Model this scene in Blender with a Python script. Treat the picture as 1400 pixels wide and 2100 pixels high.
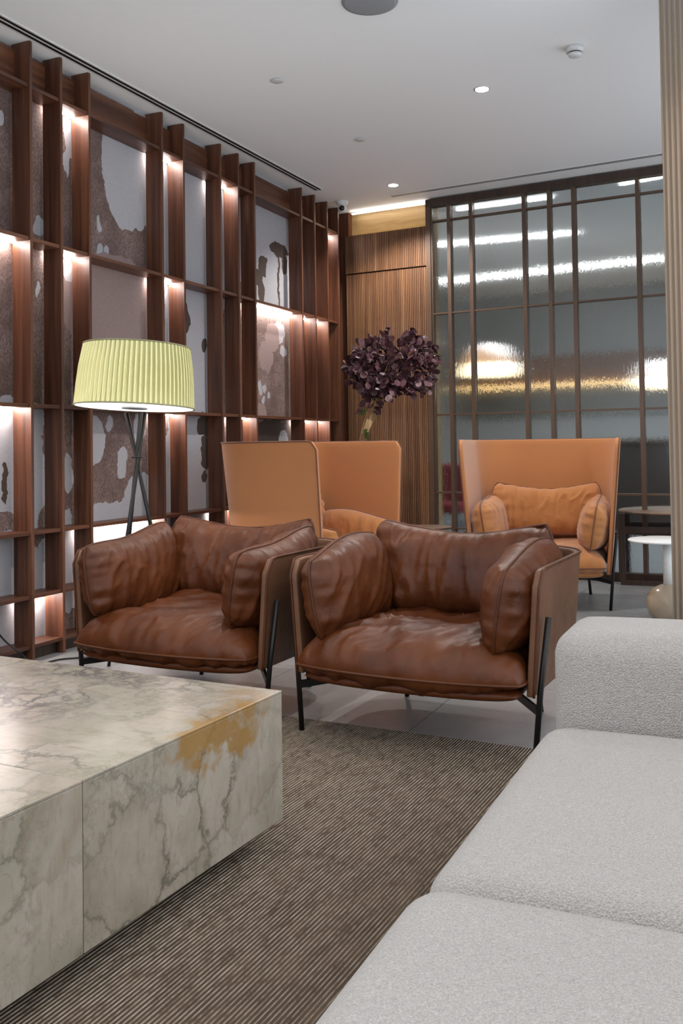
import bpy, math, random
from math import sin, cos, pi, sqrt, radians, exp, floor as ffloor
from mathutils import Vector, Matrix, noise

for o in list(bpy.data.objects):
    bpy.data.objects.remove(o, do_unlink=True)
scene = bpy.context.scene
COL = scene.collection
rnd = random.Random(7)

# ------------------------------------------------------------------ camera
FPX, CX, CY, CAMH = 1950.0, 700.0, 864.9, 1.10
YAW, PITCH, ROLL = radians(24.2458), radians(1.5547), radians(-0.8)
Fw = Vector((-sin(YAW)*cos(PITCH), cos(YAW)*cos(PITCH), sin(PITCH)))
R0 = Vector((cos(YAW), sin(YAW), 0)); U0 = R0.cross(Fw)
Rt = cos(ROLL)*R0 + sin(ROLL)*U0
Up = -sin(ROLL)*R0 + cos(ROLL)*U0
CAM = Vector((0, 0, CAMH))
cd = bpy.data.cameras.new('camera'); cam = bpy.data.objects.new('camera', cd); COL.objects.link(cam)
m3 = Matrix((Rt, Up, -Fw)).transposed()
cam.matrix_world = Matrix.Translation(CAM) @ m3.to_4x4()
cd.sensor_width = 36; cd.sensor_fit = 'AUTO'; cd.lens = 36*FPX/2100
cd.shift_y = -(1050-CY)/2100; cd.clip_start = 0.05; cd.clip_end = 60
scene.camera = cam

def ray(u, v): return Fw*FPX + Rt*(u-CX) + Up*(CY-v)
def hz(u, v, z):
    d = ray(u, v); return CAM + d*((z-CAMH)/d.z)
def onx(u, v, x):
    d = ray(u, v); return CAM + d*(x/d.x)
def dep(u, v, t): return CAM + ray(u, v)*(t/FPX)

# ------------------------------------------------------------------ world, exposure, lights
w = bpy.data.worlds.new('world'); scene.world = w; w.use_nodes = True
bg = w.node_tree.nodes['Background']; bg.inputs[0].default_value = (0.84, 0.92, 1.0, 1); bg.inputs[1].default_value = 2.1
vs = scene.view_settings
vs.view_transform = 'Standard'; vs.look = 'None'; vs.exposure = 0.0; vs.gamma = 1.0; vs.use_curve_mapping = False

CEIL = 3.295
def spot(name, loc, energy, size=115, blend=0.6, col=(1, 0.95, 0.90), rad=0.04, aim=None):
    l = bpy.data.lights.new(name, 'SPOT'); l.energy = energy; l.spot_size = radians(size); l.spot_blend = blend
    l.color = col; l.shadow_soft_size = rad
    o = bpy.data.objects.new(name, l); COL.objects.link(o); o.location = loc
    if aim is not None: o.rotation_euler = (Vector(aim)-Vector(loc)).to_track_quat('-Z', 'Y').to_euler()
    return o
def area(name, loc, sx, sy, energy, col=(1, 1, 1), aim=None):
    l = bpy.data.lights.new(name, 'AREA'); l.shape = 'RECTANGLE'; l.size = sx; l.size_y = sy; l.energy = energy; l.color = col
    o = bpy.data.objects.new(name, l); COL.objects.link(o); o.location = loc
    if aim is not None: o.rotation_euler = (Vector(aim)-Vector(loc)).to_track_quat('-Z', 'Y').to_euler()
    return o
# recessed downlights (two in view), then unseen spots added as fill light
DL = [(-1.566, 5.65), (-2.829, 7.405)]
FILL_XY = [(-1.5, 1.7), (-2.9, 1.7), (0.3, 3.9), (0.3, 1.4), (-1.5, -0.6), (0.3, 6.6)]
for x, y in DL: spot('downlight_or_fill_spot', (x, y, CEIL-0.03), 135, 130, 0.5)
spot('downlight_or_fill_spot', (-2.15, 3.55, CEIL-0.03), 130, 46, 0.7)
for x, y in FILL_XY: spot('downlight_or_fill_spot', (x, y, CEIL-0.03), 42, 125, 0.55)

# ------------------------------------------------------------------ mesh helpers
class MB:
    def __init__(s): s.v = []; s.f = []
    def add(s, vs_, fs_):
        b = len(s.v); s.v += [tuple(p) for p in vs_]; s.f += [tuple(b+i for i in q) for q in fs_]; return s
    def box(s, x0, x1, y0, y1, z0, z1):
        return s.add([(x0, y0, z0), (x1, y0, z0), (x1, y1, z0), (x0, y1, z0), (x0, y0, z1), (x1, y0, z1), (x1, y1, z1), (x0, y1, z1)],
                     [(3, 2, 1, 0), (4, 5, 6, 7), (0, 1, 5, 4), (1, 2, 6, 5), (2, 3, 7, 6), (3, 0, 4, 7)])
    def bar(s, a, b, wx, wy, ref=(0, 0, 1)):
        a = Vector(a); b = Vector(b); d = (b-a).normalized(); r = Vector(ref)
        if abs(d.dot(r)) > 0.98: r = Vector((0, 1, 0))
        x = d.cross(r).normalized()*wx/2; y = x.cross(d).normalized()*wy/2
        p = [a-x-y, a+x-y, a+x+y, a-x+y, b-x-y, b+x-y, b+x+y, b-x+y]
        return s.add(p, [(3, 2, 1, 0), (4, 5, 6, 7), (0, 1, 5, 4), (1, 2, 6, 5), (2, 3, 7, 6), (3, 0, 4, 7)])
    def tube(s, pts, r, n=8, closed=False, caps=True):
        pts = [Vector(p) for p in pts]; N = len(pts); rs = r if isinstance(r, (list, tuple)) else [r]*N
        vv = []; ff = []; px = None
        for i in range(N):
            if closed: d = pts[(i+1) % N]-pts[i-1]
            else: d = pts[min(i+1, N-1)]-pts[max(i-1, 0)]
            d = d.normalized() if d.length > 1e-9 else Vector((0, 0, 1))
            if px is None: px = d.orthogonal().normalized()
            else:
                px = px-d*px.dot(d); px = px.normalized() if px.length > 1e-6 else d.orthogonal().normalized()
            py = d.cross(px)
            for k in range(n):
                a = 2*pi*k/n; vv.append(pts[i]+(px*cos(a)+py*sin(a))*rs[i])
        M = N if closed else N-1
        for i in range(M):
            j = (i+1) % N
            for k in range(n): ff.append((i*n+k, i*n+(k+1) % n, j*n+(k+1) % n, j*n+k))
        if caps and not closed:
            ff.append(tuple(range(n-1, -1, -1))); ff.append(tuple((N-1)*n+k for k in range(n)))
        return s.add(vv, ff)
    def lathe(s, prof, n=40, c=(0, 0, 0), cap0=True, cap1=True):
        vv = []; ff = []
        for r, z in prof:
            for k in range(n):
                a = 2*pi*k/n; vv.append((c[0]+r*cos(a), c[1]+r*sin(a), c[2]+z))
        for i in range(len(prof)-1):
            for k in range(n): ff.append((i*n+k, i*n+(k+1) % n, (i+1)*n+(k+1) % n, (i+1)*n+k))
        if cap0: ff.append(tuple(range(n-1, -1, -1)))
        if cap1: ff.append(tuple((len(prof)-1)*n+k for k in range(n)))
        return s.add(vv, ff)
    def mesh(s, name, mat=None, smooth=False, bevel=0):
        me = bpy.data.meshes.new(name); me.from_pydata(s.v, [], s.f)
        if mat: me.materials.append(mat)
        if smooth: me.polygons.foreach_set('use_smooth', [True]*len(me.polygons))
        me.update(); return me
    def build(s, name, mat, parent=None, smooth=False, bevel=0, auto=False, fix=False):
        me = s.mesh(name, mat, smooth)
        if fix:
            import bmesh
            b = bmesh.new(); b.from_mesh(me); bmesh.ops.recalc_face_normals(b, faces=b.faces); b.to_mesh(me); b.free()
        o = bpy.data.objects.new(name, me); COL.objects.link(o)
        if parent is not None: o.parent = parent
        if bevel:
            bm_ = o.modifiers.new('bevel', 'BEVEL'); bm_.width = bevel; bm_.segments = 2; bm_.limit_method = 'ANGLE'; bm_.angle_limit = radians(40)
        return o

def inst(me, name, parent, loc=(0, 0, 0), rot=None, scale=None):
    o = bpy.data.objects.new(name, me); COL.objects.link(o); o.parent = parent; o.location = loc
    if rot is not None: o.rotation_euler = rot
    if scale is not None: o.scale = scale
    return o
def tag(o, label=None, cat=None, group=None, kind=None):
    if label: o['label'] = label
    if cat: o['category'] = cat
    if group: o['group'] = group
    if kind: o['kind'] = kind
    return o
def thing(name, label, cat, loc=(0, 0, 0), rz=0, group=None, kind=None):
    o = bpy.data.objects.new(name, None); COL.objects.link(o); o.location = loc; o.rotation_euler = (0, 0, rz)
    o.empty_display_size = 0.1
    return tag(o, label, cat, group, kind)

# ------------------------------------------------------------------ material helpers
def srgb(r, g, b):
    f = lambda c: (c/255/12.92) if c/255 <= 0.04045 else ((c/255+0.055)/1.055)**2.4
    return (f(r), f(g), f(b), 1)
class NT:
    def __init__(s, name):
        s.m = bpy.data.materials.new(name); s.m.use_nodes = True; s.t = s.m.node_tree; s.n = s.t.nodes; s.l = s.t.links
        s.b = s.n['Principled BSDF']; s.out = s.n['Material Output']
    def node(s, typ, **kw):
        nd = s.n.new('ShaderNode'+typ)
        for k, v in kw.items(): setattr(nd, k, v)
        return nd
    def link(s, a, b): s.l.new(a, b); return b
    def coord(s, kind='Object', scale=(1, 1, 1), rot=(0, 0, 0), loc=(0, 0, 0)):
        c = s.node('TexCoord'); mp = s.node('Mapping'); mp.inputs['Scale'].default_value = scale
        mp.inputs['Rotation'].default_value = rot; mp.inputs['Location'].default_value = loc
        s.link(c.outputs[kind], mp.inputs[0]); return mp.outputs[0]
    def noise(s, vec, scale, detail=4, rough=0.55, dist=0.0):
        n = s.node('TexNoise'); n.inputs['Scale'].default_value = scale; n.inputs['Detail'].default_value = detail
        n.inputs['Roughness'].default_value = rough; n.inputs['Distortion'].default_value = dist
        if vec is not None: s.link(vec, n.inputs['Vector'])
        return n
    def voro(s, vec, scale, feature='F1'):
        n = s.node('TexVoronoi'); n.feature = feature; n.inputs['Scale'].default_value = scale
        if vec is not None: s.link(vec, n.inputs['Vector'])
        return n
    def ramp(s, fac, stops, interp='LINEAR'):
        n = s.node('ValToRGB'); n.color_ramp.interpolation = interp
        e = n.color_ramp.elements
        while len(e) < len(stops): e.new(0.5)
        for i, (p, c) in enumerate(stops): e[i].position = p; e[i].color = c
        s.link(fac, n.inputs[0]); return n.outputs[0]
    def mix(s, fac, a, b, blend='MIX'):
        n = s.node('MixRGB'); n.blend_type = blend
        for i, x in ((0, fac), (1, a), (2, b)):
            if isinstance(x, (int, float)): n.inputs[i].default_value = x
            elif isinstance(x, (tuple, list)): n.inputs[i].default_value = x
            else: s.link(x, n.inputs[i])
        return n.outputs[0]
    def math(s, op, a, b=0.0, c=None):
        n = s.node('Math', operation=op)
        for i, x in enumerate((a, b) if c is None else (a, b, c)):
            if isinstance(x, (int, float)): n.inputs[i].default_value = x
            else: s.link(x, n.inputs[i])
        return n.outputs[0]
    def vmath(s, op, a, b):
        n = s.node('VectorMath', operation=op)
        for i, x in enumerate((a, b)):
            if isinstance(x, (tuple, list)): n.inputs[i].default_value = x
            else: s.link(x, n.inputs[i])
        return n
    def bump(s, height, strength=0.3, dist=0.01):
        n = s.node('Bump'); n.inputs['Strength'].default_value = strength; n.inputs['Distance'].default_value = dist
        s.link(height, n.inputs['Height']); s.link(n.outputs[0], s.b.inputs['Normal']); return n
    def set(s, **kw):
        for k, v in kw.items():
            i = s.b.inputs[k.replace('_', ' ')]
            if isinstance(v, (int, float, tuple, list)): i.default_value = v
            else: s.link(v, i)
        return s.m

def plain(name, rgb, rough=0.5, metal=0.0, spec=None):
    t = NT(name); n = t.noise(t.coord(), 60, 2)
    c = srgb(*rgb); d = tuple(x*0.86 for x in c[:3])+(1,)
    t.set(Base_Color=t.mix(n.outputs[0], d, c), Roughness=rough, Metallic=metal)
    if spec is not None: t.b.inputs['Specular IOR Level'].default_value = spec
    return t.m
def emit(name, rgb, strength):
    t = NT(name); t.set(Base_Color=(0.8, 0.8, 0.8, 1), Emission_Color=srgb(*rgb), Emission_Strength=strength); return t.m

def walnut(name, axis='z', tint=1.0, dark=(58, 31, 20), lite=(128, 80, 54), rough=0.42):
    t = NT(name)
    sc = {'z': (38, 38, 1.6), 'y': (38, 1.6, 38), 'x': (1.6, 38, 38)}[axis]
    v = t.coord('Object', sc)
    info = t.node('ObjectInfo'); add = t.vmath('ADD', v, info.outputs['Location'])
    big = t.noise(add.outputs[0], 0.55, 4, 0.6, 0.6); fine = t.noise(add.outputs[0], 3.5, 3, 0.6)
    c = t.ramp(big.outputs[0], [(0.30, srgb(*dark)), (0.5, srgb(*[(a+b)/2 for a, b in zip(dark, lite)])), (0.72, srgb(*lite))])
    c = t.mix(t.math('MULTIPLY', fine.outputs[0], 0.45), c, srgb(*dark), 'MIX')
    t.bump(fine.outputs[0], 0.08, 0.002)
    return t.set(Base_Color=c, Roughness=rough)
M = {}
M['walnut'] = walnut('walnut', 'z')
M['walnut_h'] = walnut('walnut_shelf', 'y')
M['walnut_light'] = walnut('walnut_light', 'x', dark=(150, 116, 74), lite=(196, 166, 116), rough=0.5)
M['walnut_dark'] = walnut('walnut_dark', 'z', dark=(40, 27, 20), lite=(74, 52, 38))
M['bronze'] = plain('bronze_frame', (84, 62, 46), 0.5, 0.0)
M['black'] = plain('black_steel', (26, 22, 21), 0.42, 0.3)
M['white_plastic'] = plain('white_plastic', (214, 214, 214), 0.4)
M['grey_plastic'] = plain('grey_grille', (150, 153, 158), 0.6)
M['dark_glass'] = plain('dark_lens', (14, 14, 16), 0.15)
M['led'] = emit('led_strip', (255, 243, 236), 145.0)
M['led_warm'] = emit('led_warm', (255, 222, 160), 5.0)
M['down_emit'] = emit('downlight_glow', (255, 252, 246), 25.0)

def fluted_mat():
    t = NT('fluted_walnut')
    v = t.coord('Object', (42, 42, 0.7)); n = t.noise(v, 0.7, 3, 0.6)
    v2 = t.coord('Object', (9, 9, 0.35)); n2 = t.noise(v2, 0.9, 2, 0.5)
    f = t.noise(t.coord('Object', (60, 60, 3)), 4, 2)
    c = t.ramp(n.outputs[0], [(0.28, srgb(84, 56, 38)), (0.5, srgb(132, 92, 62)), (0.7, srgb(170, 126, 86))])
    c = t.mix(t.math('MULTIPLY', n2.outputs[0], 0.75), c, srgb(92, 62, 44))
    c = t.mix(t.math('MULTIPLY', f.outputs[0], 0.3), c, srgb(70, 44, 30))
    return t.set(Base_Color=c, Roughness=0.5)
M['fluted'] = fluted_mat()

def leather_mat(name, a, b, c_):
    t = NT(name); v = t.coord()
    n = t.noise(v, 3.2, 4, 0.6); n2 = t.noise(v, 16, 4, 0.6); vo = t.voro(v, 420, 'DISTANCE_TO_EDGE'); wr = t.noise(v, 26, 5, 0.62, 0.8)
    c = t.ramp(n.outputs[0], [(0.3, srgb(*a)), (0.55, srgb(*b)), (0.75, srgb(*c_))])
    c = t.mix(t.math('MULTIPLY', n2.outputs[0], 0.35), c, srgb(*a))
    h = t.math('ADD', t.math('MULTIPLY', vo.outputs[0], 0.10), t.math('MULTIPLY', wr.outputs[0], 1.0))
    t.bump(h, 0.32, 0.006)
    r = t.ramp(n2.outputs[0], [(0.3, (0.40, 0.40, 0.40, 1)), (0.7, (0.54, 0.54, 0.54, 1))])
    t.b.inputs['Specular IOR Level'].default_value = 0.28
    return t.set(Base_Color=c, Roughness=r)
M['leather'] = leather_mat('brown_leather', (66, 31, 12), (92, 46, 18), (108, 58, 25))
M['shell'] = leather_mat('brown_shell_hide', (88, 58, 40), (108, 73, 51), (120, 84, 60))
M['shell'].node_tree.nodes['Principled BSDF'].inputs['Specular IOR Level'].default_value = 0.3
M['leather_pipe'] = leather_mat('brown_leather_piping', (62, 31, 14), (84, 44, 20), (98, 54, 27))

def fabric_mat(name, rgb, rgb2, scale=380, bump=0.25, sheen=0.3, weave=True, rough=0.9):
    t = NT(name); v = t.coord()
    n = t.noise(v, 2.6, 3, 0.6); f = t.noise(v, scale, 2, 0.7)
    st = t.noise(t.coord('Object', (1, 1, 9)), 60, 3, 0.6)
    c = t.mix(n.outputs[0], srgb(*rgb), srgb(*rgb2))
    c = t.mix(t.math('MULTIPLY', f.outputs[0], 0.35), c, tuple(x*0.62 for x in srgb(*rgb)[:3])+(1,))
    c = t.mix(t.math('MULTIPLY', st.outputs[0], 0.25), c, tuple(min(1, x*1.25) for x in srgb(*rgb2)[:3])+(1,))
    t.bump(f.outputs[0], bump, 0.003)
    return t.set(Base_Color=c, Roughness=rough, Sheen_Weight=sheen)
M['tan'] = fabric_mat('tan_fabric', (190, 127, 76), (170, 108, 63))
M['tan_pillow'] = fabric_mat('tan_pillow_fabric', (184, 122, 66), (164, 102, 54), bump=0.3)
M['tan_pipe'] = fabric_mat('tan_piping', (120, 70, 38), (104, 58, 32))
M['curtain'] = fabric_mat('curtain_fabric', (156, 136, 115), (144, 124, 104), scale=240)

def boucle_mat():
    t = NT('cream_boucle'); v = t.coord()
    vo = t.voro(v, 270); vo.inputs['Randomness'].default_value = 1.0
    n = t.noise(v, 3.0, 3); f = t.noise(v, 330, 3, 0.7); sp = t.noise(v, 120, 3, 0.7)
    c = t.mix(n.outputs[0], srgb(181, 173, 166), srgb(171, 163, 157))
    c = t.mix(t.ramp(f.outputs[0], [(0.42, (0.55, 0.55, 0.55, 1)), (0.62, (0, 0, 0, 1))]), c, srgb(132, 124, 117))
    c = t.mix(t.ramp(sp.outputs[0], [(0.26, (0.5, 0.5, 0.5, 1)), (0.40, (0, 0, 0, 1))]), c, srgb(112, 103, 96))
    h = t.math('SUBTRACT', t.math('MULTIPLY', f.outputs[0], 0.6), vo.outputs['Distance'])
    t.bump(h, 0.75, 0.005)
    return t.set(Base_Color=c, Roughness=0.95, Sheen_Weight=0.25)
M['boucle'] = boucle_mat()

def ceiling_mat():
    t = NT('ceiling_paint'); n = t.noise(t.coord(), 90, 3); t.bump(n.outputs[0], 0.04, 0.002)
    return t.set(Base_Color=t.mix(n.outputs[0], srgb(240, 241, 242), srgb(244, 245, 246)), Roughness=0.85)
M['ceiling'] = ceiling_mat()
def tile_mat():
    t = NT('grey_stone_tile'); v = t.coord('Generated' if False else 'Object')
    info = t.node('ObjectInfo'); add = t.vmath('ADD', v, info.outputs['Location'])
    n = t.noise(add.outputs[0], 2.2, 6, 0.65, 0.4); n2 = t.noise(add.outputs[0], 14, 5, 0.65, 0.3); vn = t.noise(add.outputs[0], 5.0, 8, 0.7, 1.2)
    c = t.ramp(n.outputs[0], [(0.3, srgb(122, 123, 124)), (0.55, srgb(142, 143, 144)), (0.75, srgb(158, 159, 160))])
    c = t.mix(t.math('MULTIPLY', n2.outputs[0], 0.5), c, srgb(122, 121, 120))
    vein = t.ramp(vn.outputs[0], [(0.47, (0, 0, 0, 1)), (0.5, (0.6, 0.6, 0.6, 1)), (0.53, (0, 0, 0, 1))])
    c = t.mix(t.math('MULTIPLY', vein, 0.25), c, srgb(158, 156, 153))
    t.bump(n2.outputs[0], 0.05, 0.003)
    return t.set(Base_Color=c, Roughness=t.ramp(n2.outputs[0], [(0.3, (0.27, 0.27, 0.27, 1)), (0.7, (0.34, 0.34, 0.34, 1))]))
M['tile'] = tile_mat()
M['grout'] = plain('grout', (96, 94, 92), 0.9)
def rug_mat():
    t = NT('rug_pile'); v = t.coord()
    n = t.noise(v, 3.5, 4, 0.6); f = t.noise(t.coord('Object', (1, 0.35, 1)), 160, 3, 0.7); p = t.noise(t.coord('Object', (1, 0.3, 1)), 22, 4, 0.6)
    c = t.ramp(p.outputs[0], [(0.3, srgb(52, 39, 28)), (0.5, srgb(70, 54, 41)), (0.72, srgb(90, 72, 56))])
    c = t.mix(t.math('MULTIPLY', n.outputs[0], 0.4), c, srgb(72, 56, 43))
    c = t.mix(t.math('MULTIPLY', f.outputs[0], 0.5), c, srgb(62, 50, 40))
    t.bump(f.outputs[0], 0.5, 0.004)
    return t.set(Base_Color=c, Roughness=1.0)
M['rug'] = rug_mat()
def cord_mat():
    t = NT('rug_cord'); f = t.noise(t.coord('Object', (1, 0.4, 1)), 60, 4, 0.7)
    c = t.ramp(f.outputs[0], [(0.34, srgb(104, 86, 69)), (0.5, srgb(154, 138, 119)), (0.7, srgb(180, 166, 149))])
    return t.set(Base_Color=c, Roughness=1.0)
M['cord'] = cord_mat()

def marble_mat(name, seed, gold=None, viola=None, warm=0.5):
    t = NT(name); v0 = t.coord('Object', loc=(seed*3.1, seed*1.7, seed*2.3))
    wn = t.noise(v0, 3.0, 8, 0.68); wc = t.vmath('SCALE', wn.outputs['Color'], (0, 0, 0)); wc.inputs['Scale'].default_value = 0.42
    v = t.vmath('ADD', v0, wc.outputs[0]).outputs[0]
    e1 = t.voro(v, 4.2, 'DISTANCE_TO_EDGE'); e2 = t.voro(v, 9.5, 'DISTANCE_TO_EDGE')
    cell = t.voro(v, 4.2); cell2 = t.voro(v, 9.5); n = t.noise(v0, 1.9, 5, 0.6, 0.5); n2 = t.noise(v0, 7, 8, 0.7, 0.6); gate = t.noise(v0, 3.1, 4)
    streak = t.noise(t.coord('Object', (1, 5, 1.2), (0.6, 0.3, 0.4)), 9, 5, 0.65)
    base = t.ramp(n.outputs[0], [(0.30, srgb(146, 128, 109)), (0.44, srgb(178, 168, 155)), (0.57, srgb(128, 126, 108)), (0.72, srgb(162, 142, 126))])
    base = t.mix(t.math('MULTIPLY', cell.outputs['Color'], 0.5), base, srgb(210, 202, 190))
    base = t.mix(t.math('MULTIPLY', cell2.outputs['Color'], 0.35), base, srgb(168, 152, 132))
    base = t.mix(t.math('MULTIPLY', n2.outputs[0], 0.55), base, srgb(134, 118, 98))
    base = t.mix(t.ramp(streak.outputs[0], [(0.52, (0, 0, 0, 1)), (0.75, (0.45, 0.45, 0.45, 1))]), base, srgb(128, 108, 90))
    v1 = t.ramp(e1.outputs[0], [(0.0, (1, 1, 1, 1)), (0.012, (0.8, 0.8, 0.8, 1)), (0.05, (0.18, 0.18, 0.18, 1)), (0.10, (0, 0, 0, 1))])
    v1 = t.math('MULTIPLY', v1, t.ramp(gate.outputs[0], [(0.38, (0.12, 0.12, 0.12, 1)), (0.6, (0.85, 0.85, 0.85, 1))]))
    c = t.mix(v1, base, srgb(96, 92, 80))
    v2 = t.ramp(e2.outputs[0], [(0.0, (0.8, 0.8, 0.8, 1)), (0.012, (0.3, 0.3, 0.3, 1)), (0.04, (0, 0, 0, 1))])
    v2 = t.math('MULTIPLY', v2, t.ramp(n.outputs[0], [(0.42, (0.1, 0.1, 0.1, 1)), (0.62, (0.85, 0.85, 0.85, 1))]))
    c = t.mix(v2, c, srgb(112, 94, 76))
    def patch(cen, rad, soft=0.25):
        sub = t.vmath('SUBTRACT', t.vmath('ADD', t.coord('Object'), t_small.outputs[0]).outputs[0], cen)
        mul = t.vmath('MULTIPLY', sub.outputs[0], tuple(1/r for r in rad)); ln = t.vmath('LENGTH', mul.outputs[0], (0, 0, 0))
        return t.ramp(ln.outputs['Value'], [(1-soft, (1, 1, 1, 1)), (1.0, (0, 0, 0, 1))])
    sn = t.noise(t.coord('Object'), 7, 4, 0.6); t_sub = t.vmath('SUBTRACT', sn.outputs['Color'], (0.5, 0.5, 0.5))
    t_small = t.vmath('SCALE', t_sub.outputs[0], (0, 0, 0)); t_small.inputs['Scale'].default_value = 0.28
    for cen, rad, st_ in (gold or []):
        g = t.mix(n2.outputs[0], srgb(134, 94, 36), srgb(174, 134, 70))
        c = t.mix(t.math('MULTIPLY', patch(cen, rad, 0.35), st_), c, g)
    for cen, rad in (viola or []):
        e3 = t.voro(v, 15, 'DISTANCE_TO_EDGE'); k = t.ramp(e3.outputs[0], [(0.0, (1, 1, 1, 1)), (0.10, (0.55, 0.55, 0.55, 1)), (0.24, (0, 0, 0, 1))])
        c = t.mix(t.math('MULTIPLY', k, patch(cen, rad, 0.6)), c, srgb(90, 84, 86))
    return t.set(Base_Color=c, Roughness=0.24)

def glass_mat():
    t = NT('reeded_glass')
    v = t.coord('Object', (1, 1, 0.12)); a = t.noise(v, 120, 3, 0.6); b = t.noise(t.coord('Object', (1, 1, 0.7)), 26, 3, 0.55)
    h = t.math('ADD', t.math('MULTIPLY', a.outputs[0], 1.0), t.math('MULTIPLY', b.outputs[0], 0.8))
    t.bump(h, 0.30, 0.004)
    return t.set(Base_Color=(0.84, 0.91, 0.95, 1), Roughness=0.09, Transmission_Weight=1.0, IOR=1.35)
M['glass'] = glass_mat()

# ------------------------------------------------------------------ room shell
XF = -3.549            # front plane of the bookshelf
XB = -3.695            # mural plane behind it
ba = radians(-4.1306); BD = 7.7587
bt = Vector((cos(ba), sin(ba), 0)); bn = Vector((-sin(ba), cos(ba), 0))
def bp(s, off, z): return bt*s + bn*(BD+off) + Vector((0, 0, z))

fl = MB().box(-4.2, 1.6, -0.75, 14.5, -0.10, -0.004).build('floor', M['grout']); tag(fl, kind='structure', label='grey stone tiled floor of the lounge')
TX, TY = 0.90, 0.90
tm = MB().box(-TX/2+.0015, TX/2-.0015, -TY/2+.0015, TY/2-.0015, -0.004, 0.0).mesh('tile', M['tile'])
for i in range(-5, 4):
    for j in range(0, 14):
        x = 0.05+i*TX; y = 0.25+j*TY
        if x-TX/2 < -4.2 or x+TX/2 > 1.6: continue
        inst(tm, 'tile', fl, (x, y, 0))
cl = MB().box(-4.2, 1.6, -0.75, 14.5, CEIL, CEIL+0.12).build('ceiling', M['ceiling']); tag(cl, kind='structure', label='flat white plastered ceiling')

# mural: printed wallpaper behind the shelving
def mural_mat():
    t = NT('mural_wallpaper'); co = t.coord('Object')
    wn = t.noise(co, 9, 3, 0.55); ws = t.vmath('SUBTRACT', wn.outputs['Color'], (0.5, 0.5, 0.5))
    wsc = t.vmath('SCALE', ws.outputs[0], (0, 0, 0)); wsc.inputs['Scale'].default_value = 0.10
    p = t.vmath('ADD', co, wsc.outputs[0]).outputs[0]
    tex = t.noise(t.coord('Object', (1, 1.0, 0.45)), 150, 3, 0.7); blot = t.noise(co, 4, 5, 0.62)
    brown = t.ramp(blot.outputs[0], [(0.3, srgb(92, 72, 66)), (0.5, srgb(122, 100, 94)), (0.7, srgb(146, 124, 118))])
    brown = t.mix(t.ramp(tex.outputs[0], [(0.40, (0.75, 0.75, 0.75, 1)), (0.58, (0, 0, 0, 1))]), brown, srgb(70, 54, 50))
    light = t.mix(tex.outputs[0], srgb(146, 143, 147), srgb(178, 175, 178))
    dark = t.mix(tex.outputs[0], srgb(50, 38, 32), srgb(86, 68, 58))
    pink = t.mix(tex.outputs[0], srgb(112, 92, 88), srgb(156, 134, 130))
    C = dict(l=light, b=brown, d=dark, p=pink)
    col = brown
    # (kind, centre pixel u, v, radius along the wall, radius up) : where the print's blots sit
    B = [('l', 258, 345, .24, .40), ('l', 300, 330, .16, .45), ('l', 201, 458, .03, .05), ('l', 289, 455, .06, .06), ('l', 203, 515, .03, .06), ('l', 218, 525, .03, .07),
         ('b', 193, 300, .06, .5), ('l', 283, 628, .02, .03),
         ('p', 240, 632, .55, .33),
         ('l', 186, 900, .14, .16), ('l', 225, 868, .03, .05), ('l', 252, 948, .055, .10), ('l', 285, 880, .05, .10),
         ('l', 290, 1040, .20, .22), ('l', 225, 1080, .34, .15), ('l', 200, 1105, .5, .12), ('l', 250, 1150, .8, .25),
         ('l', 398, 460, .45, 1.15), ('l', 400, 760, .38, .9), ('l', 395, 980, .36, .6),
         ('d', 381, 650, .04, .12), ('d', 419, 705, .04, .05), ('d', 421, 870, .10, .09), ('d', 422, 930, .07, .12), ('d', 418, 980, .03, .05),
         ('l', 556, 500, .62, .66), ('d', 572, 512, .17, .06), ('d', 541, 545, .09, .09), ('d', 530, 570, .07, .07), ('d', 583, 540, .05, .10), ('d', 571, 570, .02, .30), ('d', 536, 605, .05, .12),
         ('l', 556, 585, .10, .26), ('b', 556, 760, .9, .50), ('l', 572, 682, .10, .09), ('l', 580, 720, .06, .05), ('p', 558, 690, .12, .12), ('p', 545, 730, .12, .12),
         ('l', 533, 795, .035, .05), ('l', 541, 797, .025, .035), ('l', 540, 820, .025, .04), ('l', 551, 812, .03, .025), ('p', 535, 845, .09, .07),
         ('d', 556, 890, .6, .11), ('l', 582, 905, .09, .09),
         ('l', 75, 590, .02, .04), ('l', 78, 465, .05, .06), ('l', 76, 860, .06, .10), ('l', 78, 925, .05, .10), ('l', 78, 1000, .09, .12),
         ('l', 12, 900, .20, .22), ('l', 5, 1000, .30, .45), ('l', 5, 1250, .5, .35), ('d', 8, 985, .025, .12), ('b', 10, 1070, .15, .05),
         ('l', 140, 270, .05, .12), ('l', 138, 330, .03, .10), ('l', 139, 550, .05, .10), ('l', 138, 970, .05, .12), ('l', 138, 1150, .07, .3), ('l', 0, 245, .02, .05)]
    for k, u, v, ry, rz in B:
        P = onx(u, v, XB)
        sub = t.vmath('SUBTRACT', p, (XB, P.y, P.z)); mul = t.vmath('MULTIPLY', sub.outputs[0], (0, 1/ry, 1/rz)); ln = t.vmath('LENGTH', mul.outputs[0], (0, 0, 0))
        col = t.mix(t.math('LESS_THAN', ln.outputs['Value'], 1.0), col, C[k])
    t.bump(tex.outputs[0], 0.1, 0.002)
    return t.set(Base_Color=col, Roughness=0.85)
wl = MB().box(XB-0.12, XB, 1.5, 8.30, 0, CEIL).build('wall_left', mural_mat()); tag(wl, kind='structure', label='left wall with printed brown and pale blot mural')

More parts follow.
